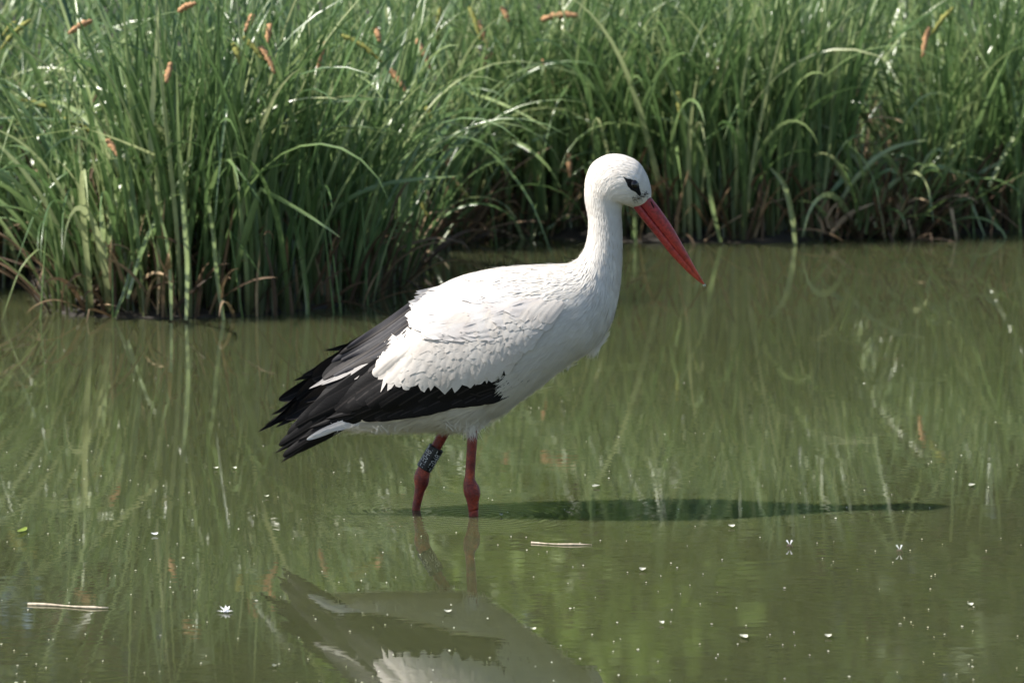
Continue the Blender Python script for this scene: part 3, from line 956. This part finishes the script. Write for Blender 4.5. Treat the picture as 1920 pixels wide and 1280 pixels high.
# far wing: mirrored cover, its own tip bundle crossing over the tail
for o in near_feathers:
    if o.name.startswith('scapular') and max(v.co.z for v in o.data.vertices) > 0.38:
        continue
    if o.name.split('.')[0] in ('white_covert', 'scapular_feather', 'black_covert', 'secondary_feather'):
        c2 = o.copy(); col.objects.link(c2); c2.parent = far_wing; c2.scale = (1, -1, 1)
for base, tip, w, d0, d1, bow in [
    ((690, 655), (482, 811), 27, 40, 6, 9), ((690, 660), (495, 799), 30, 38, 8, 9), ((700, 668), (516, 802), 30, 36, 4, 7), ((700, 650), (506, 780), 30, 42, 10, 10),
    ((705, 645), (522, 752), 34, 44, 14, 10), ((700, 640), (549, 716), 26, 46, 20, 8), ((715, 632), (602, 661), 12, 46, 30, 5), ((700, 650), (534, 786), 40, 34, 2, 7),
    ((700, 650), (556, 750), 48, 34, 6, 6), ((710, 680), (556, 772), 44, 30, 4, 4), ((720, 620), (620, 672), 26, 44, 30, 4), ((700, 655), (585, 712), 48, 32, 8, 4), ((700, 640), (565, 705), 28, 36, 12, 6)]:
    feather(base, tip, w, 0, M['black'], far_wing, 'primary_feather', side=1, depth=(d0, d1), bow=bow, shape='point' if w < 31 else 'blade', nl=14)
# white tail under the wing tips
tail = bpy.data.objects.new('tail', None); col.objects.link(tail); tail.parent = stork
for k, (base, tip, w, d) in enumerate([((700, 768), (577, 816), 15, 56), ((700, 772), (588, 809), 15, 58), ((700, 774), (604, 801), 15, 60), ((700, 765), (556, 832), 20, 12), ((700, 776), (620, 797), 18, 60),
                                        ((700, 765), (566, 824), 22, 22), ((700, 768), (590, 806), 24, 38)]):
    feather(base, tip, w, 0, M['scapular'], tail, 'tail_feather', depth=(d - 12 if d > 50 else d + 10, d), shape='blade', bow=-2)

# fine plumage: thin strands lying along the body
def strands(name, n, i_rng, t_fn, length, width, lift, droop, seed, dens=None):
    g = np.random.default_rng(seed)
    i = g.uniform(i_rng[0], i_rng[1], n * 3)
    if dens is not None:
        i = i[g.random(len(i)) < dens(i)]
    i = i[:n]; n = len(i)
    t = t_fn(g, n)
    ln = length(i, t) * g.uniform(0.6, 1.25, n)
    K = 4
    d = body_pt(np.maximum(i - 0.5, 0), t) - body_pt(i, t)
    spd = np.linalg.norm(d, axis=1) * 2 + 1e-5
    P = []
    t2 = t + g.normal(0, 0.04, n)
    off = lift * g.uniform(0.2, 1.0, n)
    for k in range(K):
        s_ = k / (K - 1)
        ii = i - np.minimum(ln / spd, 9) * s_
        over = np.maximum(-ii, 0)
        ii = np.maximum(ii, 0)
        tt = t * (1 - s_) + t2 * s_
        p = body_pt(ii, tt) + body_nrm(np.maximum(ii, .5), tt) * (0.0006 + off * s_ ** 1.5)[:, None]
        p[:, 2] -= droop(i, t) * s_ ** 2 * ln * 1.0
        p[:, 0] -= over * 0.004
        P.append(p)
    P = np.stack(P, 1)
    px_ = 960 + P[..., 0] * FPX / DIST; py_ = 960 - P[..., 2] * FPX / DIST
    on_wing = (px_ < 925) & (py_ > 600) & (py_ < np.interp(px_, [600, 650, 760, 830, 925], [830, 783, 772, 754, 740])) & (np.abs(P[..., 1]) > 0.012)
    keep = ~on_wing.any(1)
    P, i, t, n = P[keep], i[keep], t[keep], int(keep.sum())
    T = P[:, -1] - P[:, 0]
    N = body_nrm(i, t)
    sd = np.cross(T, N); sd /= np.linalg.norm(sd, axis=1)[:, None] + 1e-9
    sd = sd * np.sign(g.random(n) - 0.5)[:, None]
    pf = np.array([0.7, 1.0, 0.7, 0.08])
    w = width * g.uniform(0.6, 1.3, n)
    V = np.stack([P - sd[:, None] * (w[:, None] * pf[None])[..., None] / 2, P + sd[:, None] * (w[:, None] * pf[None])[..., None] / 2], 2)
    f1 = np.array(quads(K, 2))
    F = (f1[None] + (np.arange(n) * K * 2)[:, None, None]).reshape(-1, 4)
    return mk(name, V.reshape(-1, 3), F, M['strand'], body, ORG, kind='stuff')


full = lambda g, n: g.uniform(0, 2 * math.pi, n)
z0 = lambda i, t: 0 * i
strands('head_plumage', 5200, (165, 262), full, lambda i, t: 0.009 + 0 * i, 0.0007, 0.0003, z0, 1)
strands('neck_plumage', 6500, (118, 180), full, lambda i, t: 0.017 + 0.006 * np.sin(i), 0.0018, 0.0014, z0, 2)
strands('breast_plumage', 6500, (72, 132), lambda g, n: g.normal(0, 1.15, n) + np.where(g.random(n) < 0.85, math.pi, math.pi * 0.6), lambda i, t: 0.03 + 0 * i, 0.0026, 0.0042,
        lambda i, t: 0.12 * np.clip(-np.cos(t), 0, 1), 3)
strands('back_plumage', 2600, (40, 125), lambda g, n: g.normal(0, 0.6, n), lambda i, t: 0.022 + 0 * i, 0.0024, 0.0008, z0, 4)
strands('flank_plumage', 3600, (66, 116), lambda g, n: g.uniform(1.2, 2.7, n), lambda i, t: 0.034 + 0 * i, 0.0032, 0.0048, lambda i, t: 0.1 + 0 * i, 7)
strands('belly_plumage', 7000, (12, 82), lambda g, n: g.normal(math.pi, 0.75, n), lambda i, t: 0.034 + 0 * i, 0.0019, 0.006,
        lambda i, t: 0.28 * np.clip(-np.cos(t), 0, 1), 5)


# thigh tufts round the top of each leg, breast wisps
def tuft(name, pts, n, seed, w=0.0016):
    g = np.random.default_rng(seed)
    V, F = [], []
    for k in range(n):
        (bx, by, sx, sy), (ex, ey), ya, yb = pts[g.integers(0, len(pts))]
        p0 = np.array([*at_y(bx + g.normal(0, sx), by + g.normal(0, sy), 0)]); p0[1] = g.uniform(ya, yb)
        e0 = np.array([*at_y(bx + ex + g.normal(0, abs(sx) * .8), by + ey * g.uniform(0.5, 1.15), 0)])
        e0[1] = p0[1] * 0.9
        m_ = (p0 + e0) / 2 + g.normal(0, 0.001, 3)
        o_ = len(V)
        ww = w * g.uniform(.5, 1.3)
        for p, q in ((p0, 1), (m_, 0.8), (e0, 0.06)):
            V += [p - np.array([ww * q / 2, 0, 0]), p + np.array([ww * q / 2, 0.0002, 0])]
        F += [(o_, o_ + 1, o_ + 3, o_ + 2), (o_ + 2, o_ + 3, o_ + 5, o_ + 4)]
    return mk(name, V, F, M['strand'], body, ORG, kind='stuff')


tuft('thigh_plumage', [((884, 782, 9, 8), (-1, 36), -0.062, -0.012), ((838, 786, 14, 8), (-2, 32), 0.005, 0.06), ((862, 778, 26, 8), (-8, 26), -0.075, 0.03), ((905, 768, 12, 10), (-14, 36), -0.06, 0.04),
                       ((800, 784, 22, 6), (-22, 24), -0.05, 0.05)], 1500, 21)
tuft('breast_wisps', [((1108, 640, 10, 8), (-4, 28), -0.03, 0.03), ((1128, 622, 6, 8), (-16, 46), -0.015, 0.02), ((1060, 668, 14, 8), (-14, 28), -0.04, 0.04), ((1012, 706, 14, 8), (-22, 22), -0.04, 0.04)], 420, 22, 0.002)
tuft('tail_wisps', [((640, 786, 14, 5), (-14, 24), -0.05, 0.03), ((680, 790, 20, 5), (-22, 18), -0.06, 0.03), ((735, 792, 24, 5), (-22, 16), -0.07, 0.03)], 420, 23)

# --- bill
def bill_half(name, topp, botp, hw, upper):
    A = catmull([np.concatenate([xz(*a), xz(*b_), [h * S]]) for a, b_, h in zip(topp, botp, hw)], 8)
    n, sg = len(A), 20
    V, al = [], []
    for i in range(n):
        for k in range(sg):
            a = 2 * math.pi * k / sg
            c_, s_ = math.cos(a), math.sin(a)
            mid = (A[i, :2] + A[i, 2:4]) / 2; hf = (A[i, :2] - A[i, 2:4]) / 2
            inner = (c_ > 0) != upper
            cc = math.copysign(abs(c_) ** (0.35 if inner else 0.8), c_)
            s_ = math.copysign(abs(s_) ** (0.35 if inner else 0.8), s_) if abs(s_) > 1e-6 else 0.0
            p = mid + hf * cc
            V.append((p[0], -A[i, 4] * s_, p[1])); al.append(i / (n - 1))
    F = quads(n, sg, True) + [tuple(range(sg - 1, -1, -1)), tuple((n - 1) * sg + k for k in range(sg))]
    return mk(name, V, F, M['bill'], bill, ORG, attrs={'along': al})


bill = bpy.data.objects.new('bill', None); col.objects.link(bill); bill.parent = stork
bt = [(1217, 362), (1222, 371), (1239, 393), (1262, 427), (1284, 466), (1304, 502), (1316, 523), (1322, 533)]
bm = [(1190, 374), (1198, 381), (1216, 404), (1243, 438), (1269, 471), (1294, 502), (1312, 524), (1321, 533)]
bb = [(1180, 380), (1187, 389), (1203, 410), (1231, 444), (1258, 478), (1287, 508), (1308, 526), (1319, 533)]
hwb = [19, 18, 16.5, 13.5, 10.5, 7, 3.6, 1]
bill_half('upper_mandible', bt, bm, hwb, True)
bill_half('lower_mandible', [(a[0] + 0.6, a[1] - 0.5) for a in bm], bb, [h * 0.955 for h in hwb], False)


def patch(name, outline, lift, mat, parent, y_fn=None, n=5):
    """a thin patch that follows the surface under an outline"""
    c_ = np.mean(np.array(outline, float), axis=0)
    V, F = [], []
    m_ = len(outline)
    for k in range(n + 1):
        q = k / n
        for p in outline:
            pp = c_ + (np.array(p) - c_) * max(q, 0.02)
            x, z = xz(*pp)
            dp = (flank(x, z) if y_fn is None else y_fn(pp)) + lift * (1 - 0.7 * q ** 3)
            V.append((x, -dp, z))
    F = quads(n + 1, m_, True) + [tuple(range(m_))]
    return mk(name, V, F, mat, parent, ORG)


# nostril slit, eye patch, eye
def bill_y(p):
    d = np.hypot(p[0] - 1222, p[1] - 371)
    return (17.2 - d * 0.11) * S


patch('nostril', [(1219, 376), (1222, 377), (1226, 386), (1231, 397), (1229, 398), (1223, 389)], 0.0012, M['slit'], bill, bill_y, 3)
patch('eye_skin', [(1167, 326), (1173, 330), (1182, 332), (1191, 334), (1196, 339), (1199, 350), (1202, 360), (1201, 367), (1196, 363), (1190, 356), (1182, 352), (1176, 345), (1172, 335)], 0.0022, M['skin_black'], stork, None, 6)
for sd_ in (-1, 1):
    ex, ez = xz(1187, 342)
    ey = sd_ * (flank(ex, ez) - 0.0035)
    V, F = [], []
    for a in range(9):
        for b2 in range(16):
            la = math.pi * a / 8; lo = 2 * math.pi * b2 / 16
            V.append((ex + 0.0085 * math.sin(la) * math.cos(lo), ey + 0.0085 * math.cos(la), ez + 0.0085 * math.sin(la) * math.sin(lo)))
    mk('eye', V, quads(9, 16, True), M['eye'], stork, ORG)
# dark bristles between eye and bill
g = np.random.default_rng(5)
V, F = [], []
for k in range(95):
    q = 0.12 + 0.8 * g.random()
    x0, y0 = 1181 + 36 * q + g.normal(0, 1.5), 366 + 4 * math.sin(q * 6) + g.normal(0, 3.5)
    a = g.normal(0.5, 0.6)
    x1, y1 = x0 + 4.5 * math.cos(a), y0 + 3.5 * math.sin(a)
    pa, pb = xz(x0, y0), xz(x1, y1)
    da, db = flank(*pa) + 0.0018, flank(*pb) + 0.0028
    o_ = len(V)
    V += [(pa[0], -da, pa[1]), (pa[0] + 0.0006, -da, pa[1] + 0.0006), (pb[0], -db, pb[1])]
    F.append((o_, o_ + 1, o_ + 2))
mk('lore_bristles', V, F, M['skin_black'], stork, ORG, kind='stuff')

# --- legs, down to the toes on the pond bed
BED = float(ground_z(-0.1, 0))


def leg(pts, y0, y1, wat, lean):
    """pts: drawing px, py, half widths (side, depth)"""
    P_, rad = [], []
    n = len(pts)
    for k, (px, py, a, b_) in enumerate(pts):
        y = y0 + (y1 - y0) * k / (n - 1)
        P_.append(at_y(px, py, y)); rad.append((a * S, b_ * S))
    last = np.array(P_[-1])
    foot = np.array([last[0] + lean, y1, BED + 0.012])
    P_ += [tuple(last * 0.5 + foot * 0.5), tuple(foot)]
    rad += [(7.5 * S, 8 * S), (9 * S, 9 * S)]
    A = catmull(np.concatenate([np.array(P_), np.array(rad)], 1), 5)
    V, F = tube(A[:, :3], A[:, 3:5], 16)
    o = mk('leg', V, F, M['leg'], stork, ORG)
    for a, l in ((0.0, 0.085), (0.75, 0.075), (-0.75, 0.075), (math.pi, 0.035)):
        e_ = foot + np.array([math.cos(a) * l, math.sin(a) * l, -0.005])
        V, F = tube(catmull([foot, (foot + e_) / 2 + np.array([0, 0, 0.004]), e_], 4), np.linspace(0.006, 0.003, 9), 8)
        mk('toe', V, F, M['leg'], o, ORG)
    return o


NEARLEG = [(888, 760, 14, 14), (886, 800, 10.5, 11), (885, 830, 9.6, 10), (883, 865, 9.2, 10), (881, 893, 9.4, 10), (881, 905, 12.5, 11), (884, 917, 15.5, 13), (886, 928, 14.6, 13), (886.5, 940, 11.5, 11), (887.5, 955, 9.8, 9), (888, 970, 9.2, 8.5)]
FARLEG = [(852, 770, 14, 13), (838, 800, 10.5, 11), (822, 830, 10, 10), (806, 858, 10.4, 10), (796, 878, 12.5, 11), (791, 893, 14.5, 13), (790, 905, 13.6, 12), (787, 918, 10, 10), (783, 938, 8.4, 8.5), (780, 958, 8, 8)]
leg(NEARLEG, -0.036, -0.036, 967, 0.0)
leg(FARLEG, 0.036, 0.036, 955, -0.02)

# black ring with its number on the far leg
ra, rb_ = np.array(at_y(818.5, 838.5, 0.036)), np.array(at_y(794.5, 878.5, 0.036))
ax = (ra - rb_); RL = np.linalg.norm(ax); ax /= RL
sx = np.cross(ax, np.array([0, 1.0, 0])); sx /= np.linalg.norm(sx)
if sx[0] < 0:
    sx = -sx
RR = 15.2 * S
V, F = [], []
prof = [(0.0, 0.82), (0.0, 0.97), (0.03, 1.0), (0.97, 1.0), (1.0, 0.97), (1.0, 0.82)]
for s_, r_ in prof:
    for k in range(28):
        a = 2 * math.pi * k / 28
        V.append(rb_ + ax * RL * s_ + (sx * math.cos(a) + np.array([0, 1.0, 0]) * math.sin(a)) * RR * r_)
F = quads(len(prof), 28, True)
ring = mk('leg_ring', V, F, M['ring'], stork, ORG, smooth=False)
ring['label'] = 'black identification ring with grey lettering'
tcv = bpy.data.curves.new('lettering', 'FONT')
tcv.body = 'HE0487'
tcv.size = 1.0
tcv.resolution_u = 3
tob = bpy.data.objects.new('lettering', tcv); col.objects.link(tob)
bpy.context.view_layer.update()
tm = bpy.data.meshes.new_from_object(tob.evaluated_get(bpy.context.evaluated_depsgraph_get()))
tv = np.array([v.co[:] for v in tm.vertices]); tf = [tuple(p.vertices) for p in tm.polygons]
bpy.data.objects.remove(tob, do_unlink=True)
tv -= tv.min(0); tv /= tv[:, 0].max()
for ang in (-math.pi / 2 - 0.72, -math.pi / 2 + 0.72):       # two columns on the side facing the camera
    V = []
    hgt = tv[:, 1].max()
    for x_, y_, _ in tv:
        s_ = 0.05 + 0.9 * x_
        a = ang - (y_ - hgt / 2) * (RL * 0.9 * 1.5) / RR
        V.append(rb_ + ax * RL * s_ + (sx * math.cos(a) + np.array([0, 1.0, 0]) * math.sin(a)) * (RR * 1.012))
    mk('ring_lettering', V, tf, M['ring_text'], ring, ORG, smooth=False)

# drop of water at the bill tip
p = np.array(at_y(1320.5, 535, 0))
V = []
for a in range(7):
    for b2 in range(10):
        la = math.pi * a / 6; lo = 2 * math.pi * b2 / 10
        V.append(p + 0.0028 * np.array([math.sin(la) * math.cos(lo), math.sin(la) * math.sin(lo), math.cos(la) * 1.1]))
m, nt, b = new_mat('clear_drop')
b.inputs['Base Color'].default_value = (1, 1, 1, 1); b.inputs['Roughness'].default_value = 0.0
b.inputs['IOR'].default_value = 1.33; b.inputs['Transmission Weight'].default_value = 1.0
tag(mk('water_drop', V, quads(7, 10, True), m, None, tuple(p)), 'tiny clear water drop hanging from the tip of the red bill', 'drop')

# ------------------------------------------------------------------ things afloat
def floater(px, py):
    q = at_z(px, py, 0.0)
    return np.array(q)


def stick(p0, p1, r, label, twist):
    a, b_ = floater(*p0), floater(*p1)
    n = 12
    t = np.linspace(0, 1, n)
    P_ = a[None] + (b_ - a)[None] * t[:, None]
    P_[:, 2] = 0.001 + r * 0.3
    P_[:, 1] += 0.004 * np.sin(t * 6 + twist)
    V, F = tube(P_, r * (0.75 + 0.25 * np.sin(t * 9 + twist)) * np.where(t > 0.9, 0.6, 1), 8)
    tag(mk('floating_stick', V, F, M['twig'], None, tuple(a)), label, 'stick')


stick((52, 1134), (203, 1141), 0.0026, 'straight pale bleached stick floating below the tussock reflections', 0.3)
stick((996, 1019), (1110, 1023), 0.002, 'thin brown speckled stick floating in front of the stork\'s legs', 2.0)

# white blossom
c_ = floater(424, 1148)
e = empty('floating_blossom', tuple(c_), 'small white star shaped blossom floating on the water', 'flower')
org_f = tuple(c_)
for k, (a, l, up) in enumerate([(0.1, .012, .001), (1.1, .012, .008), (1.7, .011, .009), (2.5, .014, .008), (3.2, .016, .001), (3.9, .013, .001), (5.0, .011, .001), (5.6, .010, .001)]):
    d = np.array([math.cos(a), math.sin(a), 0]); s_ = np.array([-d[1], d[0], 0])
    q = c_ + np.array([0, 0, 0.002])
    V = [q, q + d * l * .5 + s_ * .0024 + np.array([0, 0, up * .4 + .001]), q + d * l + np.array([0, 0, up]), q + d * l * .5 - s_ * .0024 + np.array([0, 0, up * .4 + .001]), q + d * l * .5 + np.array([0, 0, up * .4])]
    mk('petal', V, [(0, 1, 4), (1, 2, 4), (2, 3, 4), (3, 0, 4)], M['petal'], e, org_f)
V, F = tube([c_ + np.array([-.004, 0, 0.001]), c_ + np.array([0, 0, .004]), c_ + np.array([.004, 0, .002])], [.002, .0038, .002], 8)
mk('flower_centre', V, F, M['petal'], e, org_f)


def leaflet(px, py, l, w, az, mat, name, label, cat, group=None):
    c_ = floater(px, py) + np.array([0, 0, 0.0022])
    d = np.array([math.cos(az), math.sin(az), 0]); s_ = np.array([-d[1], d[0], 0])
    V = []
    n = 7
    for k in range(n):
        q = k / (n - 1)
        ww = w * math.sin(math.pi * min(1, q * 0.9 + 0.08)) ** 0.7
        for u in (-1, 0, 1):
            V.append(c_ + d * l * (q - .5) + s_ * ww * u / 2 + np.array([0, 0, 0.0016 * abs(u) + 0.002 * (q - .5) ** 2 * 4]))
    tag(mk(name, V, quads(n, 3), mat, None, tuple(c_)), label, cat, group)


leaflet(42, 997, 0.05, 0.014, 1.4, M['float_leaf'], 'floating_leaf', 'small yellow green leaf floating beyond the pale stick', 'leaf')
leaflet(290, 1004, 0.012, 0.02, 0.2, M['petal'], 'floating_petal', 'single white petal floating apart from the blossom', 'petal')
for k, (px, py) in enumerate([(440, 880), (405, 880), (500, 933), (1395, 1196), (1241, 1170), (1553, 1195), (1820, 1136), (1205, 1070), (840, 1149), (515, 1251), (1372, 989), (1822, 912), (1118, 914), (940, 968), (1000, 1182)]):
    leaflet(px, py, rng.uniform(0.006, 0.014), rng.uniform(0.012, 0.03), rng.normal(0, 0.3), M['fleck'], 'floating_scale', 'pale plant scale floating flat among the tiny flecks', 'plant scale', 'pale plant scales afloat on the pond')

for px, py, lab in ((1480, 1026, 'tiny long legged insect resting on the water, past the brown stick'), (1686, 1035, 'tiny long legged insect on the water under the sedge reflections')):
    c_ = floater(px, py) + np.array([0, 0, 0.003])
    e = empty('pond_insect', tuple(c_), lab, 'insect')
    V, F = tube([c_ + np.array([-.004, 0, 0]), c_ + np.array([0, 0, .0012]), c_ + np.array([.004, 0, .001])], [.0007, .0016, .0008], 7)
    mk('insect_body', V, F, M['insect'], e, tuple(c_))
    for a in (0.7, 2.2, -0.7, -2.2, 1.5, -1.5):
        q = c_ + np.array([math.cos(a) * .008, math.sin(a) * .014, -.003])
        V, F = tube([c_, (c_ + q) / 2 + np.array([0, 0, .003]), q], [.0004, .0004, .0003], 4)
        mk('leg', V, F, M['insect'], e, tuple(c_))
    for s_ in (-1, 1):
        V = [c_ + np.array([.001, 0, .001]), c_ + np.array([.006 * s_, .003, .009]), c_ + np.array([.003 * s_, .004, .010])]
        mk('insect_wing', V, [(0, 1, 2)], M['petal'], e, tuple(c_), smooth=False)

# countless pale flecks
n = 430
pxs, pys = rng.uniform(-150, 2070, n), 600 + 700 * rng.random(n) ** 0.62
V, F = [], []
for k in range(n):
    c_ = floater(pxs[k], pys[k])
    if c_[1] > float(shore(c_[0])) - 0.08:
        continue
    a, b_ = rng.uniform(.0005, .0018) * (1.7 if rng.random() < .12 else 1), rng.uniform(.0018, .006)
    o_ = len(V)
    for j in range(6):
        t = j * math.pi / 3
        V.append(c_ + np.array([a * math.cos(t) * rng.uniform(.7, 1.2), b_ * math.sin(t), 0.0015]))
    V.append(c_ + np.array([0, 0, 0.0026]))
    F += [(o_ + j, o_ + (j + 1) % 6, o_ + 6) for j in range(6)]
fl = mk('pollen_flecks', V, F, M['fleck'], None, kind='stuff')
tag(fl, 'countless tiny pale flecks of pollen and fluff on the water', 'flecks')
